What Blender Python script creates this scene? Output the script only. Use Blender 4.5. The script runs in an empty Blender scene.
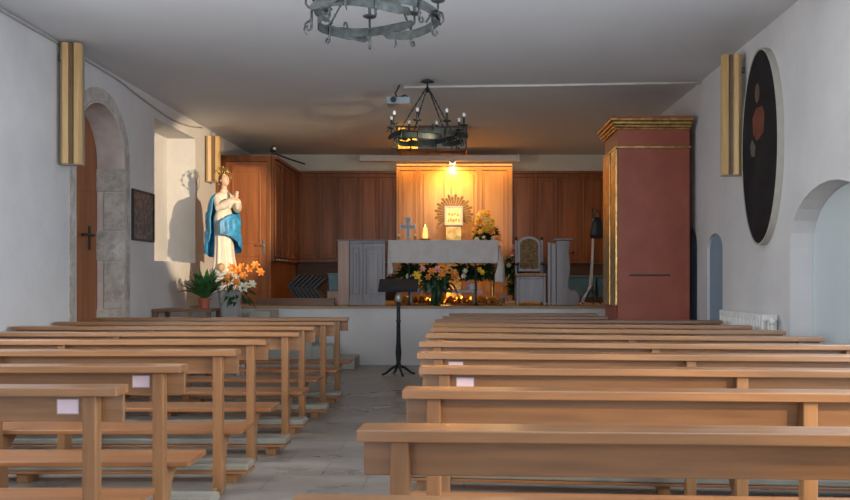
import bpy, bmesh, math, random
from mathutils import Vector, Matrix
random.seed(7)
D = bpy.data
COL = bpy.context.scene.collection
PI = math.pi
R = math.radians

# ---------------------------------------------------------------- materials
def new_mat(name):
    m = D.materials.new(name); m.use_nodes = True
    nt = m.node_tree; b = nt.nodes['Principled BSDF']
    return m, nt, b
def ramp(nt, fac, cols):
    r = nt.nodes.new('ShaderNodeValToRGB')
    el = r.color_ramp.elements
    while len(el) < len(cols): el.new(0.5)
    for e, (p, c) in zip(el, cols):
        e.position = p; e.color = (*c, 1)
    nt.links.new(fac, r.inputs[0]); return r
def coords(nt, scale, kind='Object'):
    tc = nt.nodes.new('ShaderNodeTexCoord'); mp = nt.nodes.new('ShaderNodeMapping')
    mp.inputs['Scale'].default_value = scale
    nt.links.new(tc.outputs[kind], mp.inputs[0]); return mp.outputs[0]
def noise(nt, vec, s, d=4, rough=.55):
    n = nt.nodes.new('ShaderNodeTexNoise'); n.inputs['Scale'].default_value = s
    n.inputs['Detail'].default_value = d; n.inputs['Roughness'].default_value = rough
    nt.links.new(vec, n.inputs['Vector']); return n.outputs[0]
def bump(nt, b, h, strength, dist=.01):
    n = nt.nodes.new('ShaderNodeBump'); n.inputs['Strength'].default_value = strength
    n.inputs['Distance'].default_value = dist
    nt.links.new(h, n.inputs['Height']); nt.links.new(n.outputs[0], b.inputs['Normal'])
def wood(name, c0, c1, axis='x', rough=.35, sc=1.0, spec=.5, coat=0.0):
    m, nt, b = new_mat(name)
    s = {'x': (1.2, 16, 16), 'y': (16, 1.2, 16), 'z': (14, 14, 1.1)}[axis]
    v = coords(nt, tuple(a*sc for a in s))
    n = noise(nt, v, 1.6, 6, .6)
    n2 = noise(nt, coords(nt, tuple(a*sc*.2 for a in s)), 2.0, 3)
    mx = nt.nodes.new('ShaderNodeMath'); mx.operation = 'ADD'
    nt.links.new(n, mx.inputs[0]); nt.links.new(n2, mx.inputs[1])
    ml = nt.nodes.new('ShaderNodeMath'); ml.operation = 'MULTIPLY'; ml.inputs[1].default_value = .5
    nt.links.new(mx.outputs[0], ml.inputs[0])
    r = ramp(nt, ml.outputs[0], [(.34, c0), (.66, c1)])
    nt.links.new(r.outputs[0], b.inputs['Base Color'])
    b.inputs['Roughness'].default_value = rough
    b.inputs['Specular IOR Level'].default_value = spec
    b.inputs['Coat Weight'].default_value = coat; b.inputs['Coat Roughness'].default_value = .25
    bump(nt, b, n, .12, .004)
    return m
def plaster(name, c0, c1, scale=1.2, bs=.35, rough=.85, bd=.02):
    m, nt, b = new_mat(name)
    v = coords(nt, (1, 1, 1))
    r = ramp(nt, noise(nt, v, scale, 6, .6), [(.35, c0), (.65, c1)])
    nt.links.new(r.outputs[0], b.inputs['Base Color'])
    b.inputs['Roughness'].default_value = rough
    bump(nt, b, noise(nt, v, 5, 8, .6), bs, bd)
    return m
def plain(name, c, rough=.5, metal=0, spec=.5, var=.12, scale=8, bs=0.05, sheen=0, sss=0):
    m, nt, b = new_mat(name)
    v = coords(nt, (1, 1, 1))
    n = noise(nt, v, scale, 4)
    lo = tuple(max(0, x*(1-var)) for x in c); hi = tuple(min(1, x*(1+var)) for x in c)
    r = ramp(nt, n, [(.35, lo), (.65, hi)])
    nt.links.new(r.outputs[0], b.inputs['Base Color'])
    b.inputs['Roughness'].default_value = rough; b.inputs['Metallic'].default_value = metal
    b.inputs['Specular IOR Level'].default_value = spec
    b.inputs['Sheen Weight'].default_value = sheen
    if bs: bump(nt, b, n, bs, .005)
    return m
def emis(name, c, s, base=(.8, .7, .5)):
    m, nt, b = new_mat(name)
    b.inputs['Base Color'].default_value = (*base, 1)
    b.inputs['Emission Color'].default_value = (*c, 1); b.inputs['Emission Strength'].default_value = s
    return m
def glass(name, c=(.9, .95, 1), rough=.05):
    m, nt, b = new_mat(name)
    b.inputs['Base Color'].default_value = (*c, 1); b.inputs['Roughness'].default_value = rough
    b.inputs['Transmission Weight'].default_value = .85; b.inputs['IOR'].default_value = 1.3
    return m

M = {}
M['pew_x'] = wood('pew_wood_along', (.165, .075, .031), (.315, .155, .064), 'x', .28, 1, .5, .6)
M['pew_z'] = wood('pew_wood_upright', (.17, .076, .031), (.315, .157, .064), 'z', .34, 1, .5, .2)
M['pew_edge'] = wood('pew_seat_wood', (.19, .073, .025), (.32, .135, .047), 'x', .34, 1, .5, .2)
M['pew_dark'] = wood('dark_pew_wood', (.13, .065, .035), (.20, .105, .06), 'x', .4)
M['pad'] = plain('kneeler_vinyl', (.25, .235, .195), .45, var=.1)
M['card'] = plain('paper_card', (.80, .66, .78), .7, var=.04)
M['card_edge'] = plain('card_sleeve', (.42, .36, .40), .4)
M['wall'] = plaster('white_lime_plaster', (.60, .60, .61), (.70, .70, .70), 1.0, .4)
M['wall_back'] = plaster('cream_plaster', (.80, .74, .60), (.86, .80, .66), 1.0, .2)
M['ceiling'] = plaster('ceiling_plaster', (.66, .685, .715), (.71, .735, .76), .5, .06)
M['stone'] = None
M['wood_door'] = wood('chestnut_door_wood', (.26, .085, .028), (.42, .15, .05), 'z', .4)
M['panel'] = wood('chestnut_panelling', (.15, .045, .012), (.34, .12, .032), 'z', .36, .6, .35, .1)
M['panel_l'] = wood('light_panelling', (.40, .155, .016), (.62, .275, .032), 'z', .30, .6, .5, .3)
M['panel_d'] = wood('dark_skirting_wood', (.075, .04, .025), (.12, .065, .04), 'x', .5)
M['floorboard'] = wood('platform_edge_wood', (.30, .19, .11), (.42, .28, .17), 'x', .5)
M['red'] = plaster('red_painted_wood', (.25, .058, .031), (.33, .085, .048), 2.5, .08, .5, .01)
M['gold'] = plain('gilded_moulding', (.50, .33, .12), .33, .75, var=.35, scale=14, bs=.2)
M['gold_wood'] = wood('gilt_pine_wood', (.48, .30, .11), (.66, .45, .20), 'z', .4)
M['speaker_dark'] = plain('brown_speaker_slot', (.16, .10, .05), .6)
M['speaker_side'] = plain('aluminium_speaker_side', (.42, .37, .31), .4, .3)
M['iron'] = plain('wrought_iron', (.075, .085, .082), .45, .4, var=.3, scale=20, bs=.15)
M['iron2'] = plain('dark_wrought_iron', (.022, .032, .032), .5, .5, var=.3, scale=20, bs=.15)
M['bulb'] = plain('white_bulb_glass', (.85, .85, .85), .2, var=.02, bs=0)
M['black'] = plain('black_plastic', (.02, .02, .022), .5)
M['darkgrey'] = plain('dark_grey_plastic', (.022, .024, .03), .5)
M['white'] = plain('white_enamel', (.72, .72, .70), .4, var=.04)
M['cable'] = plain('white_cable_duct', (.70, .66, .60), .5, var=.05)
M['cable_g'] = plain('grey_cable', (.42, .40, .38), .6, var=.05)
M['frame_cream'] = plain('cream_stretcher_edge', (.44, .43, .38), .7, var=.06)
M['cloth'] = plain('grey_white_linen', (.62, .59, .58), .85, var=.05, sheen=.2)
M['stall'] = wood('daylight_tinted_oak_stall', (.15, .142, .165), (.23, .218, .24), 'z', .38, .8, .6, .2)  # oak greyed and blued: reflected daylight and shade put into the colour
M['stall_tan'] = wood('tan_oak_edge', (.36, .24, .19), (.46, .33, .26), 'z', .45)
M['teal'] = plain('teal_plastic', (.09, .22, .28), .45)
M['tapestry'] = plain('tapestry_fabric', (.19, .125, .06), .9, var=.5, scale=45)
M['robe'] = plain('ivory_painted_plaster', (.80, .71, .60), .5, var=.06)
M['skin'] = plain('painted_skin', (.74, .50, .38), .5, var=.05)
M['blue'] = plain('blue_painted_mantle', (.04, .28, .56), .45, var=.45, scale=7)  # uneven blue, its lighter turquoise put in as a highlight
M['hair'] = plain('brown_painted_hair', (.15, .075, .04), .6)
M['terracotta'] = plain('terracotta', (.42, .11, .06), .7)
M['leaf'] = plain('dark_green_leaf', (.022, .075, .028), .45, var=.45, scale=12)
M['leaf2'] = plain('mid_green_leaf', (.045, .15, .04), .4, var=.5, scale=12)
M['lily'] = plain('orange_lily_petal', (.90, .30, .05), .5, var=.3, scale=14)
M['lily_y'] = plain('yellow_petal', (.90, .55, .05), .5, var=.25, scale=14)
M['lily_p'] = plain('pink_petal', (.80, .36, .32), .5, var=.2)
M['lily_w'] = plain('cream_petal', (.82, .78, .58), .5, var=.1)
M['foil'] = plain('copper_foil', (.85, .42, .12), .28, .8, var=.4, scale=30, bs=.6)
M['glassy'] = glass('clear_wrapped_vase', (.95, .96, .97), .35)
M['bluegrey'] = plaster('blue_grey_niche', (.22, .33, .43), (.26, .37, .47), 1.5, .08, .6)  # blue-grey tone for the backs of the arched niches
M['palegrey'] = plaster('pale_blue_daylight', (.56, .64, .67), (.60, .68, .70), 1.5, .05, .6)
M['step'] = plaster('stone_step', (.38, .38, .33), (.46, .45, .39), 2, .3, .7)
M['lampglow'] = emis('lit_lamp', (1, .62, .22), 18)
M['spotglow'] = emis('lit_spot_lens', (1, .80, .45), 60)
M['flame'] = emis('candle_flame', (1, .72, .18), 4)
M['candle'] = emis('glowing_candle_glass', (1, .50, .08), 1.1)
M['metal'] = plain('chrome', (.6, .6, .58), .25, .9, var=.05, bs=0)
M['lens'] = plain('lens_glass', (.30, .38, .44), .15)

# amber stained glass, lit from inside, with irregular cells
def mk_amber():
    m, nt, b = new_mat('amber_lit_glass')
    v = coords(nt, (1, 1, 1))
    vo = nt.nodes.new('ShaderNodeTexVoronoi'); vo.inputs['Scale'].default_value = 14
    nt.links.new(v, vo.inputs['Vector'])
    r = ramp(nt, vo.outputs['Distance'], [(.1, (1, .62, .05)), (.6, (.85, .25, .02))])
    nt.links.new(r.outputs[0], b.inputs['Emission Color']); b.inputs['Emission Strength'].default_value = 1.6
    nt.links.new(r.outputs[0], b.inputs['Base Color'])
    return m
M['amber'] = mk_amber()
# masonry of the arch: blocks with mortar
def mk_stone():
    m, nt, b = new_mat('arch_stone_blocks')
    v = coords(nt, (1, 1, 1))
    n = noise(nt, v, 4, 6)
    n3 = noise(nt, v, 11, 6, .7)
    mx = nt.nodes.new('ShaderNodeMath'); mx.operation = 'MULTIPLY'
    nt.links.new(n, mx.inputs[0]); nt.links.new(n3, mx.inputs[1])
    r = ramp(nt, mx.outputs[0], [(.12, (.34, .31, .27)), (.28, (.55, .52, .48)), (.42, (.66, .64, .61))])
    nt.links.new(r.outputs[0], b.inputs['Base Color']); b.inputs['Roughness'].default_value = .9
    bump(nt, b, n3, .6, .03)
    return m
M['stone'] = mk_stone()
def mk_floor():
    m, nt, b = new_mat('light_patched_stone_floor')
    v = coords(nt, (1, 1, 1))
    br = nt.nodes.new('ShaderNodeTexBrick')
    br.inputs['Scale'].default_value = 1; br.inputs['Brick Width'].default_value = .62; br.inputs['Row Height'].default_value = .42
    br.inputs['Mortar Size'].default_value = .010; br.inputs['Mortar Smooth'].default_value = .6
    br.inputs['Color1'].default_value = (.33, .31, .285, 1); br.inputs['Color2'].default_value = (.28, .262, .24, 1)
    br.inputs['Mortar'].default_value = (.22, .205, .185, 1)
    nt.links.new(v, br.inputs['Vector'])
    n = noise(nt, coords(nt, (.5, 1.3, 1)), 1.5, 7, .6)
    r = ramp(nt, n, [(.32, (.62, .60, .57)), (.66, (1.0, .99, .99))])  # stretched bright and dim patches of floor light painted into the colour
    mx = nt.nodes.new('ShaderNodeMix'); mx.data_type = 'RGBA'; mx.blend_type = 'MULTIPLY'; mx.inputs[0].default_value = 1
    nt.links.new(br.outputs['Color'], mx.inputs[6]); nt.links.new(r.outputs[0], mx.inputs[7])
    nt.links.new(mx.outputs[2], b.inputs['Base Color'])
    r2 = ramp(nt, n, [(.3, (.22, .22, .22)), (.7, (.45, .45, .45))])
    nt.links.new(r2.outputs[0], b.inputs['Roughness'])
    bump(nt, b, br.outputs['Fac'], -.25, .004)
    return m
M['floor'] = mk_floor()
def mk_picture():          # generic dark devotional print
    m, nt, b = new_mat('dark_etched_print')
    v = coords(nt, (1, 1, 1))
    r = ramp(nt, noise(nt, v, 16, 6, .8), [(.45, (.02, .02, .024)), (.65, (.22, .22, .23))])
    nt.links.new(r.outputs[0], b.inputs['Base Color']); b.inputs['Roughness'].default_value = .4
    return m
M['print'] = mk_picture()
def mk_canvas():
    m, nt, b = new_mat('dark_oil_canvas')
    v = coords(nt, (1, 1, 1))
    r = ramp(nt, noise(nt, v, 3, 5, .6), [(.35, (.010, .011, .015)), (.7, (.022, .022, .025))])
    nt.links.new(r.outputs[0], b.inputs['Base Color']); b.inputs['Roughness'].default_value = .7; b.inputs['Specular IOR Level'].default_value = .2
    return m
M['canvas'] = mk_canvas()

# ---------------------------------------------------------------- mesh builder
class MB:
    def __init__(s): s.v = []; s.f = []; s.mi = []; s.cur = 0
    def add(s, vs, fs):
        o = len(s.v); s.v += [tuple(p) for p in vs]
        for f in fs: s.f.append(tuple(i+o for i in f)); s.mi.append(s.cur)
        return s
    def box(s, x0, x1, y0, y1, z0, z1):
        v = [(x, y, z) for z in (z0, z1) for y in (y0, y1) for x in (x0, x1)]
        return s.add(v, [(0, 2, 3, 1), (4, 5, 7, 6), (0, 1, 5, 4), (2, 6, 7, 3), (0, 4, 6, 2), (1, 3, 7, 5)])
    def prism(s, pts, axis, a, b):
        n = len(pts)
        def mk(p, t):
            return {'x': (t, p[0], p[1]), 'y': (p[0], t, p[1]), 'z': (p[0], p[1], t)}[axis]
        v = [mk(p, a) for p in pts] + [mk(p, b) for p in pts]
        f = [tuple(range(n)), tuple(range(2*n-1, n-1, -1))]
        f += [(i, i+n, (i+1) % n+n, (i+1) % n) for i in range(n)]
        return s.add(v, f)
    def tube(s, path, r, n=8, closed=False):
        P = [Vector(p) for p in path]; m = len(P)
        rs = r if isinstance(r, (list, tuple)) else [r]*m
        v = []; up = Vector((0, 0, 1)); prev = None
        for i, p in enumerate(P):
            a = P[(i-1) % m] if (closed or i > 0) else P[i]
            c = P[(i+1) % m] if (closed or i < m-1) else P[i]
            t = (c-a).normalized() if (c-a).length > 1e-9 else Vector((0, 0, 1))
            if prev is None:
                u = t.cross(up)
                if u.length < .05: u = t.cross(Vector((1, 0, 0)))
            else:
                u = prev - t*prev.dot(t)
            u.normalize(); prev = u; w = t.cross(u)
            for k in range(n):
                q = 2*PI*k/n
                v.append(p + (u*math.cos(q)+w*math.sin(q))*rs[i])
        f = []
        seg = m if closed else m-1
        for i in range(seg):
            for k in range(n):
                a = i*n+k; b = i*n+(k+1) % n; j = (i+1) % m
                f.append((a, b, j*n+(k+1) % n, j*n+k))
        if not closed:
            f.append(tuple(range(n-1, -1, -1))); f.append(tuple((m-1)*n+k for k in range(n)))
        return s.add(v, f)
    def lathe(s, prof, c=(0, 0, 0), n=20, sx=1, sy=1):
        v = []; m = len(prof)
        for r, z in prof:
            for k in range(n):
                q = 2*PI*k/n
                v.append((c[0]+r*sx*math.cos(q), c[1]+r*sy*math.sin(q), c[2]+z))
        f = [(i*n+k, i*n+(k+1) % n, (i+1)*n+(k+1) % n, (i+1)*n+k) for i in range(m-1) for k in range(n)]
        f.append(tuple(range(n-1, -1, -1))); f.append(tuple((m-1)*n+k for k in range(n)))
        return s.add(v, f)
    def ell(s, c, r, n=12, m=8, rot=None):
        v = []; f = []
        c = Vector(c)
        for i in range(m+1):
            a = -PI/2+PI*i/m
            rr = max(math.cos(a), 1e-4)
            for k in range(n):
                q = 2*PI*k/n
                p = Vector((r[0]*rr*math.cos(q), r[1]*rr*math.sin(q), r[2]*math.sin(a)))
                if rot is not None: p = rot @ p
                v.append(c+p)
        f = [(i*n+k, i*n+(k+1) % n, (i+1)*n+(k+1) % n, (i+1)*n+k) for i in range(m) for k in range(n)]
        f.append(tuple(range(n-1, -1, -1))); f.append(tuple(m*n+k for k in range(n)))
        return s.add(v, f)
    def band(s, path, h, t):
        """flat iron strap standing on edge: path of (x,y,z,half-height) points"""
        P = [Vector(p[:3]) for p in path]; v = []
        for i, p in enumerate(P):
            a = P[max(i-1, 0)]; c = P[min(i+1, len(P)-1)]
            d = (c-a); d.z = 0; d.normalize(); nrm = Vector((-d.y, d.x, 0))*t/2
            hh = path[i][3]*h/2
            for sg, zz in ((1, hh), (-1, hh), (-1, -hh), (1, -hh)):
                v.append(p+nrm*sg+Vector((0, 0, zz)))
        f = []
        for i in range(len(P)-1):
            for k in range(4):
                f.append((i*4+k, i*4+(k+1) % 4, (i+1)*4+(k+1) % 4, (i+1)*4+k))
        f.append((3, 2, 1, 0)); e = (len(P)-1)*4; f.append((e, e+1, e+2, e+3))
        return s.add(v, f)
    def leaf(s, base, d, L, w, droop=.3, n=4, side=None):
        base = Vector(base); d = Vector(d).normalized()
        sd = d.cross(Vector((0, 0, 1)))
        if sd.length < .1: sd = Vector((1, 0, 0))
        sd.normalize()
        if side is not None: sd = (Matrix.Rotation(side, 3, d) @ sd)
        nr = sd.cross(d)
        v = []; f = []
        for i in range(n+1):
            t = i/n
            p = base+d*L*t+Vector((0, 0, -1))*droop*L*t*t
            ww = w*math.sin(PI*min(.98, .12+.88*t))**.8*.5
            if i == n: ww = .001
            v += [p-sd*ww+nr*ww*.35, p, p+sd*ww+nr*ww*.35]
        for i in range(n):
            a = i*3
            f += [(a, a+1, a+4, a+3), (a+1, a+2, a+5, a+4)]
        return s.add(v, f)
    def lily(s, c, d, size, k=6):
        c = Vector(c); d = Vector(d).normalized()
        u = d.cross(Vector((0, 0, 1)))
        if u.length < .1: u = Vector((1, 0, 0))
        u.normalize(); w = d.cross(u)
        for i in range(k):
            q = 2*PI*i/k
            o = u*math.cos(q)+w*math.sin(q); sd = d.cross(o)
            v = []; f = []; N = 5
            for j in range(N+1):
                t = j/N
                out = size*(.12+.95*t); fw = size*(.55*math.sin(t*2.2))
                ww = size*.23*math.sin(PI*min(.97, .2+.8*t))+.0005
                p = c+o*out*.75+d*fw
                v += [p-sd*ww+d*ww*.3, p, p+sd*ww+d*ww*.3]
            for j in range(N):
                a = j*3; f += [(a, a+1, a+4, a+3), (a+1, a+2, a+5, a+4)]
            s.add(v, f)
        return s
    def build(s, name, mat, parent=None, loc=None, rot=None, bevel=0, smooth=False, solid=0, kind=None):
        me = D.meshes.new(name); me.from_pydata(s.v, [], s.f)
        mats = mat if isinstance(mat, (list, tuple)) else [mat]
        for q in mats: me.materials.append(M[q] if isinstance(q, str) else q)
        if len(mats) > 1: me.polygons.foreach_set('material_index', s.mi)
        if smooth: me.polygons.foreach_set('use_smooth', [True]*len(me.polygons))
        me.validate()
        bm_ = bmesh.new(); bm_.from_mesh(me); bmesh.ops.recalc_face_normals(bm_, faces=bm_.faces); bm_.to_mesh(me); bm_.free()
        me.update()
        o = D.objects.new(name, me); COL.objects.link(o)
        if loc is not None: o.location = loc
        if rot is not None: o.rotation_euler = rot
        if parent is not None: o.parent = parent
        if solid:
            q = o.modifiers.new('thick', 'SOLIDIFY'); q.thickness = solid; q.offset = 0
        if bevel:
            q = o.modifiers.new('bevel', 'BEVEL'); q.width = bevel; q.segments = 2; q.limit_method = 'ANGLE'
        if kind: o['kind'] = kind
        return o
def smooth_angle(o):
    return o
def tag(o, label=None, cat=None, group=None, kind=None):
    if label: o['label'] = label
    if cat: o['category'] = cat
    if group: o['group'] = group
    if kind: o['kind'] = kind
    return o
def thing(name, label, cat, loc=(0, 0, 0), rz=0, group=None):
    o = D.objects.new(name, None); COL.objects.link(o)
    o.location = loc; o.rotation_euler = (0, 0, rz); o.empty_display_size = .1
    return tag(o, label, cat, group)
def copy_tree(o, parent=None):
    c = o.copy(); COL.objects.link(c); c.parent = parent
    for ch in o.children: copy_tree(ch, c)
    return c
def frozen(o):
    """bake modifiers into the mesh"""
    bpy.context.view_layer.update()
    dg = bpy.context.evaluated_depsgraph_get()
    me = D.meshes.new_from_object(o.evaluated_get(dg), depsgraph=dg)
    o.modifiers.clear(); o.data = me
    return o
def cut(o, cutters):
    for c in cutters:
        q = o.modifiers.new('cut', 'BOOLEAN'); q.operation = 'DIFFERENCE'; q.object = c; q.solver = 'EXACT'
    frozen(o)
    for c in cutters: D.objects.remove(c)
def structure(mb, name, mat, **k):
    return mb.build(name, mat, kind='structure', **k)

# ---------------------------------------------------------------- camera (photo pixel 464,279 is straight ahead, f = 900 px)
EYE = 1.28
cam_d = D.cameras.new('camera'); cam = D.objects.new('camera', cam_d); COL.objects.link(cam)
cam.location = (0, 0, EYE); cam.rotation_euler = (PI/2, 0, 0)
cam_d.sensor_width = 36; cam_d.lens = 900/850*36
cam_d.shift_x = (425-464)/850; cam_d.shift_y = (279-250)/850
cam_d.clip_start = .05
bpy.context.scene.camera = cam

XL, XR, ZC, YB, YF = -4.06, 2.85, 3.655, 17.2, -3.0
PZ = .878; PY = 13.4       # platform top and front

# ---------------------------------------------------------------- setting
structure(MB().box(XL-.5, XR+.4, YF-.2, YB+.2, -.1, 0), 'floor', 'floor')
structure(MB().box(XL-.5, XR+.4, YF-.2, YB+.2, ZC, ZC+.1), 'ceiling', 'ceiling')
structure(MB().box(XL, XR, YB, YB+.2, 0, ZC), 'wall_back', 'wall_back')
structure(MB().box(XL, XR, YF-.2, YF, 0, ZC), 'wall_rear', 'wall')

def arch_pts(y0, y1, z0, zs, za, n=14, pointed=0):
    yc = (y0+y1)/2; hw = (y1-y0)/2
    p = [(y0, z0), (y1, z0)]
    for i in range(n+1):
        a = PI*i/n
        p.append((yc+hw*math.cos(a), zs+(za-zs)*math.sin(a)**(.9)))
    return p
wl = structure(MB().box(XL-.5, XL, YF, YB, 0, ZC), 'wall_left', 'wall')
c1 = MB().prism(arch_pts(9.40, 10.78, -.02, 2.62, 3.27), 'x', XL-.37, XL+.1).build('c', 'wall')
# window recess, splayed
c2 = MB().box(XL-.42, XL+.1, 11.8, 13.6, 1.52, 3.40).build('c', 'wall')
cut(wl, [c1, c2])
wr = structure(MB().box(XR, XR+.4, YF, YB, 0, ZC), 'wall_right', 'wall')
c1 = MB().prism(arch_pts(9.92, 10.55, -.02, 1.60, 1.80), 'x', XR-.1, XR+.06).build('c', 'wall')
c2 = MB().prism(arch_pts(6.2, 7.87, -.02, 1.55, 2.05), 'x', XR-.1, XR+.25).build('c', 'wall')
c3 = MB().prism(arch_pts(11.0, 11.7, -.02, 1.70, 1.92), 'x', XR-.1, XR+.06).build('c', 'wall')
cut(wr, [c1, c2, c3])
structure(MB().prism(arch_pts(9.925, 10.545, 0.002, 1.60, 1.795), 'x', XR+.03, XR+.057), 'door_3', 'bluegrey')
structure(MB().prism(arch_pts(6.205, 7.865, 0.002, 1.55, 2.045), 'x', XR+.2, XR+.245), 'window_1', 'palegrey')  # window pane of the recess, its bluish daylight painted into the colour
structure(MB().prism(arch_pts(11.005, 11.695, 0.002, 1.70, 1.915), 'x', XR+.03, XR+.057), 'door_5', 'bluegrey')
# stone surround of the arched door: a band standing 1 cm proud plus the jamb lining
def arch_ring(mb, y0, y1, zs, za, w, x0, x1, n=18, gap=0.0):
    yc = (y0+y1)/2; hw = (y1-y0)/2
    inner = [(y0, 0)] + [(yc-hw*math.cos(PI*i/n), zs+(za-zs)*math.sin(PI*i/n)**.9) for i in range(n+1)] + [(y1, 0)]
    hw2 = hw+w
    outer = [(yc-hw2, 0)] + [(yc-hw2*math.cos(PI*i/n), zs+(za+w-zs)*math.sin(PI*i/n)**.9) for i in range(n+1)] + [(yc+hw2, 0)]
    m = len(inner); v = []
    for x in (x0, x1):
        v += [(x, a, b) for a, b in inner] + [(x, a, b) for a, b in outer]
    f = []
    for i in range(m-1):
        f += [(i, i+1, m+i+1, m+i), (2*m+i, 3*m+i, 3*m+i+1, 2*m+i+1), (i, 2*m+i, 2*m+i+1, i+1), (m+i, m+i+1, 3*m+i+1, 3*m+i)]
    f += [(0, m, 3*m, 2*m), (m-1, 2*m-1+2*m-m, 0, 0)][:1]
    f += [(m-1, 3*m-1, 4*m-1, 2*m-1)]
    mb.add(v, f)
mb = MB(); arch_ring(mb, 9.395, 10.785, 2.62, 3.275, .14, XL-.02, XL+.006)
structure(mb, 'trim_1', 'stone')
# stone blocks lining the far jamb of the door opening
mb = MB(); z = .002
for i, h in enumerate((.52, .40, .58, .36, .46, .28)):
    d = .33 if i % 2 else .24
    mb.box(XL-.33+(0 if i % 2 else .09), XL+.004, 10.735, 10.7795, z, z+h-.012); z += h
structure(mb, 'trim_2', 'stone', bevel=.008)
M['pinkstone'] = plaster('pinkish_arch_stone', (.52, .44, .40), (.66, .60, .56), 3.5, .5)
mb = MB(); arch_ring(mb, 9.425, 10.755, 2.60, 3.245, .020, XL-.322, XL+.003)
structure(mb, 'trim_8', 'pinkstone')
# arched plank door deep in the opening
o = structure(MB().prism(arch_pts(9.42, 10.76, 0.003, 2.60, 3.24), 'x', XL-.37, XL-.325), 'door_1', 'wood_door')
mb = MB().box(XL-.325, XL-.318, 10.50, 10.56, 1.62, 1.90)
mb.tube([(XL-.318, 10.53, 1.79), (XL-.27, 10.53, 1.79), (XL-.27, 10.36, 1.795), (XL-.27, 10.22, 1.785)], .015, 8)
mb.build('handle', 'black', o)
mb = MB()
for zz in (.5, 1.2, 2.3): mb.box(XL-.325, XL-.32, 9.5, 10.7, zz, zz+.012)
mb.build('plank_batten', 'wood_door', o)

# platform
structure(MB().box(XL, XR, PY, YB, 0, PZ-.035), 'platform', 'wall')
structure(MB().box(XL+.002, XR-.002, PY-.035, YB, PZ-.035, PZ), 'trim_3', 'floorboard', bevel=.006)
mb = MB()
for i in range(5):
    mb.box(-1.55-.3*(i+1), -1.55-.3*i if i else -1.55, 12.75, PY-.04, 0, .165*(i+1)+.0)
st = structure(mb, 'trim_4', 'step', bevel=.01)
# wooden partition beside the left wall with its door
structure(MB().box(XL+.002, -3.90, 14.7, 14.78, PZ+.002, 3.30).box(-3.22, -3.16, 14.7, 14.78, PZ+.002, 3.30).box(-3.90, -3.22, 14.7, 14.78, 3.20, 3.30), 'wall_partition', 'panel', bevel=.005)
dr = structure(MB().box(-3.895, -3.225, 14.715, 14.755, PZ+.004, 3.195), 'door_2', 'wood_door')
mb = MB()
for z0, z1 in ((1.05, 1.68), (1.86, 3.06)):
    x0, x1 = -3.80, -3.32
    t = .03
    mb.box(x0, x1, 14.700, 14.714, z0, z0+t).box(x0, x1, 14.700, 14.714, z1-t, z1).box(x0, x0+t, 14.700, 14.714, z0+t, z1-t).box(x1-t, x1, 14.700, 14.714, z0+t, z1-t)
mb.build('moulding', 'wood_door', dr, bevel=.004)
MB().box(-3.29, -3.255, 14.700, 14.714, 1.68, 1.92).tube([(-3.272, 14.70, 1.83), (-3.272, 14.65, 1.83), (-3.38, 14.65, 1.83)], .011, 8).build('door_handle', 'metal', dr)

# ---------------------------------------------------------------- panelling (fixed to the back and side walls of the platform)
def frame_panel(mb, x0, x1, z0, z1, y, t=.028, w=.022):
    mb.box(x0, x1, y-t, y, z0, z0+w).box(x0, x1, y-t, y, z1-w, z1).box(x0, x0+w, y-t, y, z0+w, z1-w).box(x1-w, x1, y-t, y, z0+w, z1-w)
    mb.box(x0+w+.05, x1-w-.05, y-t*.6, y, z0+w+.06, z1-w-.06)
def panelling(name, label, X0, X1, y, z0, z1, div, mat, cat='panelling', depth=.05, cap=True):
    t = thing(name, label, cat, ((X0+X1)/2, y+depth, z0))
    w = X1-X0
    MB().box(-w/2, w/2, -depth, 0, 0, z1-z0).build('backing', mat, t)
    for a, b in div:
        mb = MB(); frame_panel(mb, X0+w*a-(X0+X1)/2, X0+w*b-(X0+X1)/2, .06, z1-z0-.10, -depth-.0005)
        mb.build('panel', mat, t, bevel=.006)
    if cap:
        MB().box(-w/2-.0, w/2+.0, -depth-.05, -depth-.001, z1-z0-.05, z1-z0).build('cornice', mat, t, bevel=.008)
    return t
def even(n, m=.03):
    return [(i/n+m/n*1.5, (i+1)/n-m/n*1.5) for i in range(n)]
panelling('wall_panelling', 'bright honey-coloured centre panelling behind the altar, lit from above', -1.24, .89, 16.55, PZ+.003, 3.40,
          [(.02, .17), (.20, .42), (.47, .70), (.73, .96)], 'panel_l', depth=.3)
panelling('wall_panelling', 'dark reddish wall panelling on the back wall left of the altar', -3.12, -1.25, 16.95, 1.60, 3.31, even(5), 'panel')
panelling('wall_panelling', 'brown wall panelling on the back wall right of the altar', .90, 2.66, 16.95, 1.58, 3.31, even(4), 'panel')
t = panelling('wall_panelling', 'dark wood panelling on the side wall between the half-open partition door and the back wall', -1.1, 1.1, 0, 0, 1.72, even(4), 'panel')
t.location = (-3.17, 15.88, 1.58); t.rotation_euler = (0, 0, PI/2); t['label'] = 'dark wood panelling running back from the partition door above the stacked black chairs'
structure(MB().box(-3.27, -3.18, 14.79, 17.15, PZ+.002, 3.28), 'wall_side', 'panel')
structure(MB().box(-3.17, -1.25, 17.1, 17.19, PZ+.002, 1.59).box(.9, XR-.01, 17.1, 17.19, PZ+.002, 1.57), 'trim_5', 'panel_d')
# row of little white hooks on the side panelling
t = thing('coat_hook_rail', 'row of small white hooks low on the dark side panelling above the black chairs', 'hook rail', (-3.10, 15.1, 1.60))
MB().box(-.018, 0, -.3, .55, -.02, .02).build('rail', 'panel_d', t)
for k in range(5): MB().ell((.014, -.22+k*.19, 0), (.014, .012, .012), 8, 6).build('hook', 'white', t, smooth=True)

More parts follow.
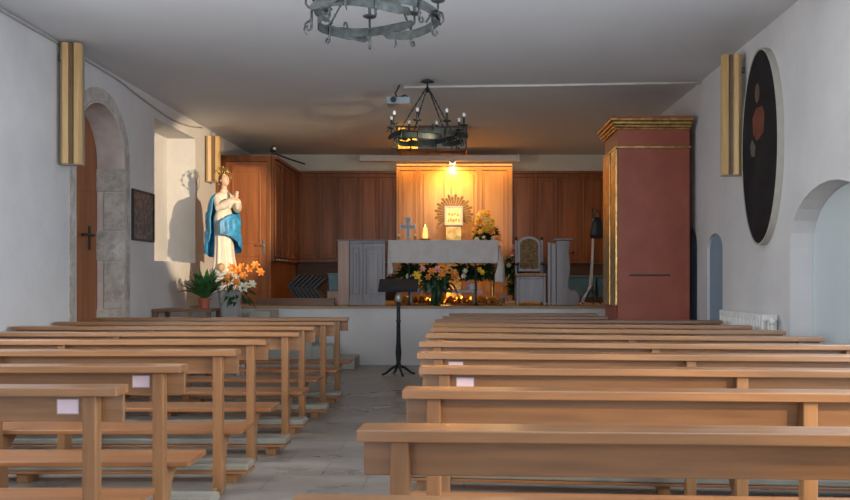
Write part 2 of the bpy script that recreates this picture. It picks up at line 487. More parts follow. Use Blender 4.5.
# ---------------------------------------------------------------- pews
def make_pew(label, x, y, L, side, rz=0, mats=('pew_x', 'pew_z', 'pew_edge'), card=None, group='', posts=(.1, .5, .93)):
    mx, mz, me = mats
    t = thing('church_pew', label, 'pew', (x, y, 0), R(rz), group)
    S = side
    def bx(mb, a, b, *r):
        lo, hi = sorted((S*a, S*b)); return mb.box(lo, hi, *r)
    bx(MB(), 0, L, 0, .135, .826, .860).build('book_rest', mx, t, bevel=.004)
    bx(MB(), .006, L-.006, .093, .115, .715, .825).build('backrest', mx, t, bevel=.003)
    bx(MB(), -.012, L, .093, .42, .352, .380).build('seat', me, t, bevel=.006)
    ps = [.09, L*.5+.07, L-.17] if len(posts) == 3 else [.10, L-.17]
    for p in ps:
        bx(MB(), p, p+.054, .030, .092, 0, .825).build('post', mz, t, bevel=.005)
        prof = [(.0925, .0), (.17, .0), (.175, .05), (.16, .16), (.19, .26), (.27, .315), (.38, .33), (.385, .351), (.0925, .351)]
        lo, hi = sorted((S*(p+.008), S*(p+.046)))
        MB().prism(prof, 'x', lo, hi).build('seat_bracket', mz, t, bevel=.003)
    k = bx(MB(), -.01, L, -.56, -.37, .060, .078).build('kneeler', me, t, bevel=.004)
    bx(MB(), -.008, L-.002, -.558, -.372, .0785, .125).build('kneeler_pad', 'pad', k, bevel=.012)
    for p in ps:
        mb = MB(); bx(mb, p-.02, p+.05, -.54, -.39, 0, .059); bx(mb, p+.018, p+.042, -.39, .029, .015, .05)
        mb.build('kneeler_support', mz, k, bevel=.003)
    if card is not None:
        cx = card
        cc = bx(MB(), cx, cx+.088, .0905, .0925, .745, .806).build('notice_card', 'card_edge', t)
        bx(MB(), cx+.004, cx+.084, .0895, .0904, .749, .802).build('paper', 'card', cc)
    return t
gr = 'wooden pews on the right of the aisle'; gl = 'wooden pews on the left of the aisle'
right = [ # x, y, L, rz, card, label
 (-.335, 1.63, 2.95, -3.5, None, 'nearest honey wooden pew on the right, only its book rest showing along the bottom edge'),
 (-.30, 2.50, 2.90, -3.0, None, 'second wooden pew from the camera on the right of the aisle, widest fully seen'),
 (-.235, 3.40, 2.85, -3.5, None, 'third wooden pew from the camera on the right, golden book rest, no card'),
 (-.215, 4.27, 2.83, -4.5, .17, 'fourth wooden pew from the camera on the right with the larger pinkish card'),
 (-.268, 5.10, 2.88, -4.5, .17, 'fifth wooden pew from the camera on the right with a small white card'),
 (-.30, 6.00, 2.92, -6, None, 'sixth wooden pew from the camera on the right, just beyond the small white card'),
 (-.295, 6.88, 2.92, -7.6, None, 'seventh wooden pew from the camera on the right, pale shining book rest'),
 (-.29, 7.72, 2.93, -8.6, None, 'eighth wooden pew on the right, its far end just in front of the white radiator'),
 (-.32, 8.55, 2.95, -9, None, 'ninth wooden pew on the right, ending below the middle of the radiator'),
 (-.30, 9.30, 2.92, -4.5, None, 'tenth pew on the right, dark book rest ending below the blue-grey niche'),
]
for i, (x, y, L, rz, card, lab) in enumerate(right):
    mats = ('pew_x', 'pew_z', 'pew_edge') if i < 9 else ('pew_dark', 'pew_dark', 'pew_dark')
    make_pew(lab, x, y, L, 1, rz, mats, card, gr)
make_pew('short dark pew on the right, second from the platform, stopping before the red cabinet', -.24, 10.10, 1.85, 1, -1, ('pew_dark',)*3, None, gr, (0, 1))
make_pew('short dark pew on the right closest to the white platform wall', -.18, 10.90, 1.80, 1, 0, ('pew_dark',)*3, None, gr, (0, 1))
left = [
 (-1.342, 3.47, .18, 'nearest wooden pew on the left of the aisle with a lilac card on its backrest'),
 (-1.37, 4.34, .175, 'second wooden pew from the camera on the left, with a smaller lilac card'),
 (-1.34, 5.28, None, 'third wooden pew from the camera on the left of the aisle'),
 (-1.36, 6.18, None, 'fourth wooden pew from the camera on the left of the aisle'),
 (-1.30, 7.08, None, 'fifth wooden pew from the camera on the left of the aisle'),
 (-1.325, 7.95, None, 'sixth wooden pew from the camera on the left of the aisle'),
 (-1.27, 8.80, None, 'second wooden pew from the front on the left, last but one from camera'),
 (-1.26, 9.72, None, 'front wooden pew on the left, closest to the plants and statue'),
]
for i, (x, y, card, lab) in enumerate(left):
    make_pew(lab, x, y, -x*-1 and (4.01+x), -1, 0.4 if i < 3 else 0, card=card, group=gl)

# ---------------------------------------------------------------- wall loudspeakers (gilt wooden columns)
def wall_speaker(label, loc, rz, h=1.20, w=.23):
    t = thing('column_loudspeaker', label, 'loudspeaker', loc, rz, 'golden column loudspeakers on the side walls')
    MB().box(-w/2, w/2, -.01, .11, 0, h).build('cabinet', 'speaker_side', t, bevel=.004)
    MB().prism([(-w/2, -.012), (-w*.36, -.06), (-w*.12, -.05), (-w*.10, -.012)], 'z', .006, h-.006).build('front_board', 'gold_wood', t, bevel=.003)
    MB().prism([(w*.12, -.012), (w*.14, -.05), (w*.36, -.06), (w*.5, -.012)], 'z', .006, h-.006).build('front_board', 'gold_wood', t, bevel=.003)
    MB().box(-w*.09, w*.09, -.025, -.012, .006, h-.006).build('grille_slot', 'speaker_dark', t)
    return t
t = wall_speaker('tall golden column loudspeaker on the left wall beside the arched door', (-3.915, 8.98, 2.42), R(12), 1.215, .205)
MB().box(-.14, -.09, .04, .10, 1.05, 1.10).build('wall_bracket', 'iron', t); 
t = wall_speaker('tall golden column loudspeaker on the right wall next to the oval painting', (2.70, 9.10, 2.325), R(-14), 1.225, .20)
MB().box(.08, .14, .04, .10, 1.05, 1.10).build('wall_bracket', 'iron', t)
wall_speaker('shorter golden column loudspeaker on the left wall above the statue', (-3.93, 14.10, 2.80), R(12), .72, .22)

# ---------------------------------------------------------------- oval painting
t = thing('oval_painting', 'large dark oval painting in a cream rim hung on the right wall', 'painting', (XR-.001, 8.52, 2.53), 0)
def oval(mb, x0, x1, a, b, n=48, inner=None):
    if inner is None:
        mb.prism([(a*math.cos(2*PI*i/n), b*math.sin(2*PI*i/n)) for i in range(n)], 'x', x0, x1)
    else:
        v = []; 
        for x in (x0, x1):
            for s in (1, inner):
                v += [(x, a*s*math.cos(2*PI*i/n), b*s*math.sin(2*PI*i/n)) for i in range(n)]
        f = []
        for i in range(n):
            j = (i+1) % n
            f += [(i, j, n+j, n+i), (2*n+i, 3*n+i, 3*n+j, 2*n+j), (i, 2*n+i, 2*n+j, j), (n+i, n+j, 3*n+j, 3*n+i)]
        mb.add(v, f)
    return mb
oval(MB(), -.062, -.0, .52, .93, 48, .982).build('rim', 'frame_cream', t)
oval(MB(), -.056, -.004, .508, .912).build('canvas', 'canvas', t)
def blob(mb, pts, x0=-.0585, x1=-.0562): mb.prism(pts, 'x', x0, x1); return mb
blob(MB(), [(-.13, .12), (-.16, .30), (-.10, .37), (.08, .38), (.19, .30), (.16, .14), (.05, .06)]).build('painted_robe', plain('painted_red_robe', (.15, .038, .025), .6, var=.3), t)
blob(MB(), [(.05+.065*math.cos(a*PI/6), .52+.095*math.sin(a*PI/6)) for a in range(12)]).build('painted_face', plain('painted_face_tone', (.12, .075, .045), .6), t)
blob(MB(), [(.10, .02), (.20, .10), (.26, .04), (.22, -.06), (.12, -.08)]).build('painted_hand', plain('painted_pale_cloth', (.11, .10, .09), .6), t)

# black framed print on the left wall
t = thing('framed_print', 'small dark framed print on the left wall between the arched door and the window recess', 'picture', (XL+.002, 11.35, 1.77))
MB().box(0, .018, -.36, .36, 0, .60).build('print_board', 'print', t)
mb = MB().box(0, .03, -.375, -.35, -.015, .615).box(0, .03, .35, .375, -.015, .615).box(0, .03, -.35, .35, -.015, .01).box(0, .03, -.35, .35, .59, .615)
mb.build('frame', 'black', t)

# cables on ceiling and walls
P = []
for i in range(22):
    u = i/21; y = 6.5+u*(13.9-6.5)
    P.append((XL+.015, y, 3.632-.035*abs(math.sin(u*9))*u - (.12*max(0, math.sin((u-.55)/.45*PI)) if u > .55 else 0)))
mb = MB(); mb.tube(P, .011, 6)
tag(mb.build('cable', 'cable_g', smooth=True), 'thin grey cable sagging along the top of the left wall', 'cable')
mb = MB().tube([(-.74, 11.06, ZC-.018), (1.0, 10.95, ZC-.018), (2.84, 10.78, ZC-.018)], .016, 8)
tag(mb.build('cable_duct', 'cable', smooth=True), 'thin white cable duct running across the ceiling to the right wall', 'cable duct')

# ---------------------------------------------------------------- chandeliers
def scroll(c, d, r, n=8, flip=1, start=0, turns=.8, shrink=.75):
    """spiral in the vertical plane of direction d"""
    c = Vector(c); d = Vector(d).normalized(); P = []
    for i in range(n+1):
        a = start+flip*turns*2*PI*i/n; rr = r*(1-shrink*i/n)
        P.append(c+d*math.cos(a)*rr+Vector((0, 0, math.sin(a)*rr)))
    return P
def chandelier(label, loc, rz, mat, Rr=.44, rod=True, drop=.9):
    t = thing('chandelier', label, 'chandelier', loc, R(rz), 'wrought iron ring chandeliers')
    NS = 6
    for k in range(NS):
        a0 = 2*PI*k/NS
        path = []
        n = 22
        for i in range(n+1):
            u = i/n; a = a0+(u-.5)*2*PI/NS*1.75
            v_ = u if k % 2 else 1-u
            r = Rr*(.84+.36*v_)
            e_ = min(u, 1-u)
            hh = 1 if e_ > .16 else (.62+.3*math.sin(e_/.16*PI) if e_ > .02 else .12)
            zz = (.022 if k % 2 else -.022)+.012*math.sin(u*PI*2)
            path.append((r*math.cos(a), r*math.sin(a), zz, hh))
        MB().band(path, .062, .007).build('ring_strap', mat, t)
    N = 8
    for k in range(N):
        a = 2*PI*(k+.5)/N
        d = Vector((math.cos(a), math.sin(a), 0))
        # candle holder on a scroll arm
        c = d*(Rr+.045)
        mb = MB()
        mb.tube([d*(Rr-.02)+Vector((0, 0, .03)), d*(Rr+.03)+Vector((0, 0, .055)), c+Vector((0, 0, .075)), c+Vector((0, 0, .12))], .0085, 6)
        mb.lathe([(.008, 0), (.045, .012), (.052, .022), (.02, .02), (.012, .028)], tuple(c+Vector((0, 0, .12))), 12)
        h = mb.build('candle_holder', mat, t, smooth=True)
        MB().lathe([(.0125, 0), (.0125, .085), (.009, .088)], tuple(c+Vector((0, 0, .146))), 10).build('candle_sleeve', mat, h)
        MB().ell(tuple(c+Vector((0, 0, .258))), (.019, .019, .028), 10, 8).build('bulb', 'bulb', h, smooth=True)
        # hanging hook below
        mb = MB()
        b = d*(Rr+.006)
        P = [b+Vector((0, 0, .03)), b+Vector((0, 0, -.03)), b+Vector((0, 0, -.085))]
        P += scroll(b+d*.022+Vector((0, 0, -.085)), d, .022, 8, 1, PI, .72, .55)
        mb.tube(P, [.009]*3+[.008]*(len(P)-4)+[.011], 6)
        mb.build('hook', mat, t, smooth=True)
        # long curled tendril between holders
        a2 = a+PI/N; e = Vector((math.cos(a2), math.sin(a2), 0))
        f = e*(Rr+.04)
        P = [f+Vector((0, 0, .02)), f+e*.05+Vector((0, 0, -.005)), f+e*.06+Vector((0, 0, -.05)), f+e*.035+Vector((0, 0, -.085))]
        if k % 2 == 0:
            MB().tube(P, [.009, .008, .007, .004], 6).build('tendril', mat, t, smooth=True)
        else:
            P = [f-e*.03+Vector((0, 0, .03)), f+Vector((0, 0, .075)), f+e*.03+Vector((0, 0, .085)), f+e*.045+Vector((0, 0, .06))]
            MB().tube(P, [.008, .008, .007, .005], 6).build('tendril', mat, t, smooth=True)
    if rod:
        top = ZC-loc[2]
        for k in range(4):
            a = 2*PI*k/4+PI/8
            n = 9; mb = MB()
            p0 = Vector((Rr*math.cos(a), Rr*math.sin(a), .02)); p1 = Vector((.012*math.cos(a), .012*math.sin(a), top-.10))
            mb.tube([p0, p0.lerp(p1, .33), p0.lerp(p1, .66), p1], .0065, 6)
            for j in range(1, 8):
                q = p0.lerp(p1, j/8); mb.ell(tuple(q), (.010, .010, .014), 6, 4)
            mb.build('suspension_rod', mat, t, smooth=True)
        mb = MB().lathe([(.014, top-.16), (.022, top-.13), (.014, top-.10), (.010, top-.07), (.010, top-.05), (.085, top-.035), (.06, top-.018), (.02, top-.003)], (0, 0, 0), 18)
        mb.build('ceiling_rose', mat, t, smooth=True)
    return t
chandelier('dark wrought iron ring chandelier with white bulbs hanging nearer the altar', (-.435, 10.7, 2.955), 10, 'iron2', .40)
chandelier('grey wrought iron ring chandelier at the top of the picture, cut off by its edge', (-.625, 6.15, 3.065), 31, 'iron', .405)

# projector on the ceiling
t = thing('projector', 'small pale blue projector mounted under the ceiling left of the hanging chandelier', 'projector', (-.78, 11.0, 3.40))
MB().box(-.16, .13, -.13, .13, 0, .085).build('body', 'lens', t, bevel=.015)
MB().lathe([(.035, 0), (.035, .03), (.028, .03)], (0, 0, 0), 14).build('lens', 'black', t, rot=(PI/2, 0, 0), loc=(-.07, -.13, .045))
MB().tube([(-.04, 0, .085), (-.06, 0, .15), (-.01, 0, .24), (-.01, 0, .252)], .012, 8).tube([(-.04, 0, .09), (.06, 0, .13), (.12, 0, .085)], .010, 8).build('mounting_arm', 'black', t)

# ---------------------------------------------------------------- canopy box over the altar, amber glass at one side
t = thing('hanging_canopy', 'brown wooden canopy box under the ceiling above the altar', 'canopy', (-.495, 13.95, 3.265))
h = ZC-3.265-.003
mb = MB()
mb.box(-.54, .54, -.02, .0, h-.03, h).box(.515, .54, -.02, .0, 0, h-.03).box(-.54, -.525, -.02, 0, 0, h-.03).box(-.54, .54, -.02, 0, 0, .035)
mb.build('frame', 'panel_d', t, bevel=.004)
MB().box(-.22, .515, -.012, -.004, .12, h-.03).build('front_board', plain('mauve_brown_board', (.20, .155, .135), .6), t)
mb = MB()
for k in range(15): mb.ell((-.20+k*.05, -.012, .078), (.022, .012, .036), 8, 6)
mb.box(-.22, .515, -.010, -.002, .036, .119)
mb.build('carved_frieze', 'stall_tan', t, smooth=False)
MB().box(-.524, -.222, -.012, -.004, .036, .19).box(-.524, -.42, -.012, -.004, .19, .36).build('amber_pane', 'amber', t)
MB().box(-.54, -.525, 0, .5, 0, h).box(.525, .54, 0, .5, 0, h).box(-.525, .525, .485, .5, 0, h).build('side_board', 'panel', t)

# light strip box above centre panelling with a lit spot
t = thing('light_pelmet', 'long white lamp pelmet above the lit centre panelling', 'lamp housing', (-.45, 16.4, 3.42))
MB().box(-1.45, 1.42, -.06, .05, 0, .115).build('housing', 'white', t, bevel=.01)
MB().box(1.42, 1.46, -.07, .06, -.01, .125).build('end_cap', 'white', t, bevel=.006)
MB().lathe([(.045, 0), (.05, .05), (.03, .08)], (.24, -.10, -.055), 14).build('spot', 'white', t)
MB().lathe([(.036, 0), (.038, .004)], (.24, -.10, -.062), 14).build('spot_lens', 'spotglow', t)
# little spot lamp above the partition
t = thing('spotlight', 'small black spotlight on top of the wooden partition by the ceiling', 'spotlight', (-3.12, 14.70, 3.305))
MB().lathe([(.03, 0), (.03, .012), (.01, .014), (.01, .05)], (0, 0, 0), 12).build('base', 'black', t)
MB().lathe([(.03, -.05), (.045, -.02), (.045, .06), (.04, .06)], (0, 0, 0), 14).build('head', 'black', t, loc=(0, 0, .085), rot=(R(70), 0, R(35)))
MB().ell((0, 0, 0), (.03, .03, .02), 10, 6).build('lens', 'white', t, loc=(.035, -.045, .10), rot=(R(70), 0, R(35)), smooth=True)
MB().tube([(.02, .02, .03), (.20, .35, -.02), (.36, .9, -.03)], .014, 8).build('cable', 'black', t)

# ---------------------------------------------------------------- red cabinet
t = thing('red_cabinet', 'tall red painted cabinet with gilded cornice standing before the right wall', 'cabinet', (2.32, 11.0, 0))
X0, X1 = -.44, .44
MB().box(X0, X1, 0, 1.0, .02, 3.15).build('body', 'red', t, bevel=.006)
MB().box(X0-.03, X1+.01, -.03, 1.03, 0, .10).build('plinth', 'red', t, bevel=.006)
MB().box(X0-.025, X1+.01, -.025, 1.02, 2.875, 2.905).build('gilt_bead', 'gold', t, bevel=.006)
mb = MB()
for i, (a, z0, z1) in enumerate(((.03, 3.105, 3.13), (.055, 3.13, 3.16), (.08, 3.162, 3.20), (.105, 3.202, 3.236))):
    mb.box(X0-a, min(X1+a*.2, .50), -a, 1.0+a*.3, z0, z1)
mb.build('cornice', 'gold', t, bevel=.012)
MB().box(X0-.08, .47, -.08, 1.02, 3.237, 3.262).build('top_board', 'red', t)
mb = MB()
mb.box(X0-.030, X0-.001, .001, .34, .95, 2.87).box(X0-.030, X0-.001, .46, .98, .95, 2.87)
mb.build('gilt_pilaster', 'gold', t, bevel=.008)
MB().box(X0-.012, X0-.001, .345, .455, .95, 2.87).build('side_door', 'pew_dark', t)
MB().box(X0-.014, X0-.001, .11, .87, .12, .93).build('lower_side_panel', 'red', t)
MB().box(-.30, .20, -.006, -.0005, 1.315, 1.338).build('dark_slot', 'black', t)

# ---------------------------------------------------------------- radiator
t = thing('radiator', 'white cast iron column radiator on the right wall', 'radiator', (2.765, 8.90, 0))
n = 18
for k in range(n):
    y = -.74+k*.078
    mb = MB()
    for dx in (-.055, 0, .055): mb.tube([(dx, y, .14), (dx, y, .92)], .018, 8)
    mb.box(-.07, .07, y-.026, y+.026, .12, .17).box(-.07, .07, y-.026, y+.026, .90, .955)
    mb.build('column', 'white', t, bevel=.006)
MB().box(-.05, -.03, -.70, -.66, 0, .125).box(-.05, -.03, .68, .72, 0, .125).build('foot', 'white', t)
MB().tube([(0, -.77, .88), (0, -.83, .88), (0, -.83, .78)], .016, 8).tube([(0, -.83, .78), (0, -.83, 0.005)], .012, 8).ell((0, -.83, .90), (.03, .03, .035)).build('valve', 'white', t)

# ---------------------------------------------------------------- lectern
t = thing('lectern', 'slender black iron lectern standing in the aisle before the platform', 'lectern', (-.87, 11.95, 0))
mb = MB().lathe([(.026, .10), (.042, .13), (.028, .17), (.040, .30), (.029, .45), (.026, .70), (.036, .72), (.026, .74), (.025, .92), (.034, .94), (.020, .97)], n=14)
mb.build('column', 'iron2', t, smooth=True)
for k in range(4):
    a = R(20)+k*PI/2; d = Vector((math.cos(a), math.sin(a), 0))
    MB().tube([d*.012+Vector((0, 0, .13)), d*.09+Vector((0, 0, .10)), d*.17+Vector((0, 0, .035)), d*.225+Vector((0, 0, .016))], [.018, .018, .015, .015], 8).build('foot', 'iron2', t, smooth=True)
MB().lathe([(.03, .97), (.045, 1.0), (.042, 1.06), (.02, 1.10)], n=14).build('collar', plain('worn_brass', (.36, .34, .30), .4, .5), t, smooth=True)
o = MB().box(-.26, .26, -.14, .14, 0, .02).box(-.26, .26, -.155, -.135, 0, .05).build('book_plate', 'darkgrey', t, loc=(0, 0, 1.19), rot=(R(32), 0, 0), bevel=.004)
MB().tube([(0, 0, 1.08), (0, 0, 1.18)], .014, 8).build('neck', 'iron2', t)

# ---------------------------------------------------------------- altar
AY = 13.72
t = thing('altar_table', 'altar table on thin dark legs on the platform', 'altar', (-.32, AY+.35, PZ+.001))
MB().box(-.80, .80, -.33, .33, .94, .985).build('tabletop', 'stall', t, bevel=.005)
for x in (-.52, .50):
    for y in (-.27, .27):
        mb = MB().lathe([(.035, 0), (.035, .02), (.018, .05), (.014, .20), (.016, .22), (.014, .25), (.014, .90), (.03, .938)], (x, y, 0), 12)
        mb.build('leg', 'iron2', t, smooth=True)
MB().box(-.56, .60, -.19, .19, .19, .235).build('lower_shelf', plain('pale_blue_grey_shelf', (.36, .37, .44), .4), t, bevel=.005)
mb = MB().box(-.52, -.48, -.16, .16, 0, .188).box(.46, .50, -.16, .16, 0, .188); mb.build('shelf_support', 'stall', t)
# cloth
def cloth():
    mb = MB()
    W, Dp = .835, .36
    def edge(x, zt, zb, y0, amp, N=60, face=-1):
        pass
    # top slab
    mb.box(-W, W, -Dp, Dp, .987, .994)
    # front and back skirts, long grid with folds
    for sgn in (-1, 1):
        N = 90; K = 6; v = []; f = []
        for i in range(N+1):
            u = i/N; x = -W+2*W*u
            edgef = min(1, min(u, 1-u)/.045)
            for j in range(K+1):
                s = j/K
                drop = .345
                z = .990-drop*s
                y = sgn*(Dp+.012*s+s*.012*math.sin(x*21+1.3)+s*.006*math.sin(x*47))
                v.append((x, y, z))
        for i in range(N):
            for j in range(K):
                a = i*(K+1)+j; f.append((a, a+1, a+K+2, a+K+1))
        mb.add(v, f)
    # end drops, longer, flaring and folded, wrapping the corners
    for sgn, dz, out in ((-1, .56, .018), (1, .70, .10)):
        N = 50; K = 12; v = []; f = []
        for i in range(N+1):
            u = i/N
            for j in range(K+1):
                s = j/K
                y = -Dp+2*Dp*u
                bul = out*math.sin(min(1, s*1.15)*PI*.62)
                x = sgn*(W+bul+s*.022*math.sin(y*30))
                # wrap corners inward so the end is seen from the front
                wrap = max(0, 1-min(u, 1-u)/.09)
                x -= sgn*wrap*wrap*(.16 if sgn > 0 else .11)*min(1, s*1.2)
                yy = y-(1 if u < .5 else -1)*0.03*s - (1 if u < .5 else -1)*wrap*.01
                dd = dz*(1-.10*abs(math.cos(u*PI*2))) 
                v.append((x, yy, .990-dd*s))
        for i in range(N):
            for j in range(K):
                a = i*(K+1)+j; f.append((a, a+1, a+K+2, a+K+1))
        mb.add(v, f)
    return mb
o = cloth().build('altar_cloth', 'cloth', loc=(-.32, AY+.35, PZ+.001), smooth=True)
tag(o, 'grey-white linen cloth draped over the altar, longer at the right end', 'altar cloth')
mb = MB()
TOP = PZ+.001+.994
# cross
t = thing('standing_cross', 'small white-edged icon cross standing on the altar', 'cross', (-.87, 14.0, TOP+.001))
def cross_pts(s, g=0):
    a = [( -.04, .04), (-.035, .19), (-.125, .175), (-.125, .265), (-.035, .25), (-.05, .33), (-.05, .37), (.05, .37), (.05, .33), (.035, .25), (.125, .265), (.125, .175), (.035, .19), (.04, .04)]
    return a
MB().prism(cross_pts(1), 'y', -.012, .006).build('cross_board', plain('ivory_cross_edge', (.66, .58, .52), .5), t)
inn = [(-.02, .06), (-.016, .2), (-.108, .19), (-.108, .25), (-.018, .238), (-.034, .33), (-.034, .355), (.034, .355), (.034, .33), (.018, .238), (.108, .25), (.108, .19), (.016, .2), (.02, .06)]
MB().prism(inn, 'y', -.0165, -.0125).build('painted_field', plain('grey_blue_paint', (.26, .29, .35), .5, var=.5, scale=60), t)
MB().box(-.055, .055, -.03, .03, 0, .012).box(-.03, .03, -.014, .01, .012, .05).build('foot', 'stall_tan', t)
# brass dishes and candle
for dx, lab in ((-1.01, 'small brass candle holder at the left corner of the altar'), (-.755, 'small brass candle holder between the cross and the glowing candle')):
    t = thing('candle_holder', lab, 'candle holder', (dx, 13.92, TOP+.001), 0, 'small brass holders on the altar')
    MB().lathe([(.045, 0), (.05, .006), (.018, .015), (.012, .04), (.03, .05), (.032, .06)], n=14).build('base', 'gold', t, smooth=True)
    MB().lathe([(.022, .062), (.026, .08), (.020, .10), (.008, .108)], n=12).build('candle', 'robe', t, smooth=True)
t = thing('altar_candle', 'glowing amber candle in glass on a brass dish on the altar', 'candle', (-.60, 13.95, TOP+.001))
MB().lathe([(.03, 0), (.07, .012), (.10, .03), (.09, .032), (.03, .022)], n=20).build('dish', 'gold', t, smooth=True)
MB().lathe([(.035, .033), (.045, .07), (.04, .13), (.03, .20), (.028, .205)], n=16).build('candle_glass', 'candle', t, smooth=True)
MB().lathe([(.004, .206), (.010, .22), (.007, .24), (.001, .26)], n=8).build('flame', 'flame', t, smooth=True)

# tabernacle on its pedestal with gold rays, behind the altar
t = thing('tabernacle', 'gold and white tabernacle with a sunburst of rays on a gilded pedestal', 'tabernacle', (-.17, 14.95, PZ+.001))
MB().box(-.135, .135, -.12, .12, 0, 1.275).build('pedestal', 'gold', t, bevel=.01)
MB().box(-.145, .145, -.15, .16, 1.277, 1.60).build('shrine_box', 'gold', t, bevel=.01)
mb = MB().box(-.15, .15, -.175, -.152, 1.28, 1.31).box(-.15, .15, -.175, -.152, 1.57, 1.60).box(-.15, -.12, -.175, -.152, 1.31, 1.57).box(.12, .15, -.175, -.152, 1.31, 1.57)
mb.build('white_frame', 'white', t, bevel=.004)
mb = MB().box(-.119, .119, -.160, -.152, 1.311, 1.569)
for k in range(5): mb.ell((-.085+k*.042, -.16, 1.36+.012*(k % 2)), (.016, .012, .03), 8, 6)
for k in range(4): mb.ell((-.07+k*.045, -.16, 1.47-.012*(k % 2)), (.020, .010, .026), 8, 6)
mb.build('relief_door', plain('pale_gold_relief', (.85, .66, .30), .35, .3, var=.2, scale=20), t, smooth=False)
M_ray = plain('dark_gilt_ray', (.26, .13, .02), .5, 0)
for k in range(24):
    a = R(-35)+k*R(250)/23; d = (math.cos(a), math.sin(a))
    ln = .315 if k % 2 else .275
    w = .015
    pts = []
    px, pz = -d[1], d[0]
    c = (.0, 1.50)
    pts = [(c[0]+d[0]*.13-px*w*.5, c[1]+d[1]*.13-pz*w*.5), (c[0]+d[0]*ln-px*w*1.6, c[1]+d[1]*ln-pz*w*1.6), (c[0]+d[0]*(ln+.02), c[1]+d[1]*(ln+.02)), (c[0]+d[0]*ln+px*w*1.6, c[1]+d[1]*ln+pz*w*1.6), (c[0]+d[0]*.13+px*w*.5, c[1]+d[1]*.13+pz*w*.5)]
    MB().prism(pts, 'y', .165, .18).build('ray', M_ray, t)

# ---------------------------------------------------------------- plants and flowers
def rnd(a, b): return random.uniform(a, b)
def foliage(mb, c, rad, n, L, w, up=.3, droop=.5):
    for i in range(n):
        a = rnd(0, 2*PI); e = rnd(-.5, 1)
        d = Vector((math.cos(a), math.sin(a), e*.9+up)).normalized()
        p = Vector(c)+Vector((d.x*rad[0], d.y*rad[1], d.z*rad[2]))*rnd(.0, .75)
        mb.leaf(p, d, L*rnd(.7, 1.2), w*rnd(.7, 1.2), droop, 4, rnd(-.6, .6))
# potted plant on the dark table
t = thing('side_table', 'low dark wooden table under the potted plant by the left wall', 'table', (-3.66, 11.95, 0))
MB().box(-.38, .38, -.30, .24, .855, .89).build('tabletop', 'pew_dark', t, bevel=.004)
for x in (-.34, .34):
    for y in (-.26, .20): MB().box(x-.025, x+.025, y-.025, y+.025, 0, .854).build('leg', 'pew_dark', t)
t = thing('potted_plant', 'green leafy plant in a terracotta pot on the dark table', 'plant', (-3.43, 11.90, .891))
MB().lathe([(.055, 0), (.075, .11), (.083, .11), (.085, .135), (.07, .135), (.065, .12)], n=20).build('pot', 'terracotta', t)
mb = MB()
for i in range(75):
    a = rnd(0, 2*PI); e = rnd(.8, 3.2)
    d = Vector((math.cos(a), math.sin(a), e)).normalized()
    mb.leaf((d.x*.02, d.y*.02, .12), d, rnd(.32, .58), rnd(.055, .095), rnd(.15, .5), 5, rnd(-.5, .5))
mb.build('foliage', 'leaf2', t, smooth=True)
# vase of lilies
t = thing('plant_stand', 'white stool under the lily vase, mostly hidden by the front left pew', 'stand', (-3.12, 12.05, 0))
MB().box(-.155, .155, -.155, .155, .66, .70).build('top', 'white', t)
for x in (-.13, .13):
    for y in (-.13, .13): MB().box(x-.02, x+.02, y-.02, y+.02, 0, .659).build('leg', 'white', t)
t = thing('lily_vase', 'clear wrapped vase of orange and cream lilies in front of the statue', 'flower vase', (-3.12, 12.0, .701))
MB().lathe([(.10, 0), (.11, .02), (.13, .2), (.16, .40), (.165, .43), (.15, .40), (.12, .2), (.095, .03)], n=22).build('vase', 'glassy', t, smooth=True)
mb = MB()
for i in range(10):
    a = i*2*PI/10
    mb.tube([(math.cos(a)*.03, math.sin(a)*.03, .04), (math.cos(a)*.06+.03, math.sin(a)*.05, .42), (math.cos(a)*.14+.10, math.sin(a)*.1-.05, .60)], .005, 5)
for i in range(46):
    a = rnd(0, 2*PI); zz = rnd(.25, .62)
    d = Vector((math.cos(a)*.9+.25, math.sin(a)-.6, rnd(-.5, .5)))
    mb.leaf((.13+math.cos(a)*.10, math.sin(a)*.08-.03, zz), d, rnd(.12, .2), .05, .5, 4, rnd(-.5, .5))
mb.build('foliage', 'leaf', t, smooth=True)
spots = [(-.06, -.14, .60, 'lily'), (.02, -.18, .55, 'lily'), (-.12, -.08, .55, 'lily'), (.09, -.12, .63, 'lily'), (.14, -.05, .73, 'lily'), (.22, -.08, .77, 'lily'), (.27, -.1, .68, 'lily'),
         (.19, -.15, .52, 'lily_w'), (.12, -.2, .48, 'lily_w'), (0, -.05, .70, 'lily'), (-.04, -.1, .74, 'lily'), (.05, .02, .75, 'lily')]
for x, y, z, m in spots:
    x = x*1.15+.10; z -= .02
    MB().lily((x, y, z), (x*1.2+rnd(-.3, .3), -1+rnd(-.3, .3), rnd(.1, .7)), rnd(.075, .10)).build('lily', m, t, smooth=True)
# bouquet lying before the altar with big dark fern and orange lilies
t = thing('altar_bouquet', 'large dark green arrangement with orange lilies in front of the altar', 'flower arrangement', (-.40, 13.56, PZ+.001))
MB().lathe([(.05, 0), (.055, .015), (.02, .04), (.018, .18), (.06, .24), (.075, .30), (.06, .30)], n=16).build('vase', 'iron2', t)
mb = MB()
for i in range(150):
    a = rnd(0, 2*PI)
    d = Vector((math.cos(a)*1.2, -.3-.5*abs(math.sin(a)), rnd(-.3, .9)))
    mb.leaf((rnd(-.16, .16), rnd(-.06, .04), rnd(.30, .44)), d, rnd(.12, .24), rnd(.03, .055), rnd(.3, 1.0), 4, rnd(-.6, .6))
for i in range(90):
    z = rnd(.04, .36)
    mb.leaf((rnd(-.10, .10)*(.3+z*2), -.05+rnd(-.03, .03), z+.04), (rnd(-.8, .8), -.25, -.5), rnd(.09, .16), .035, .6, 3, rnd(-.5, .5))
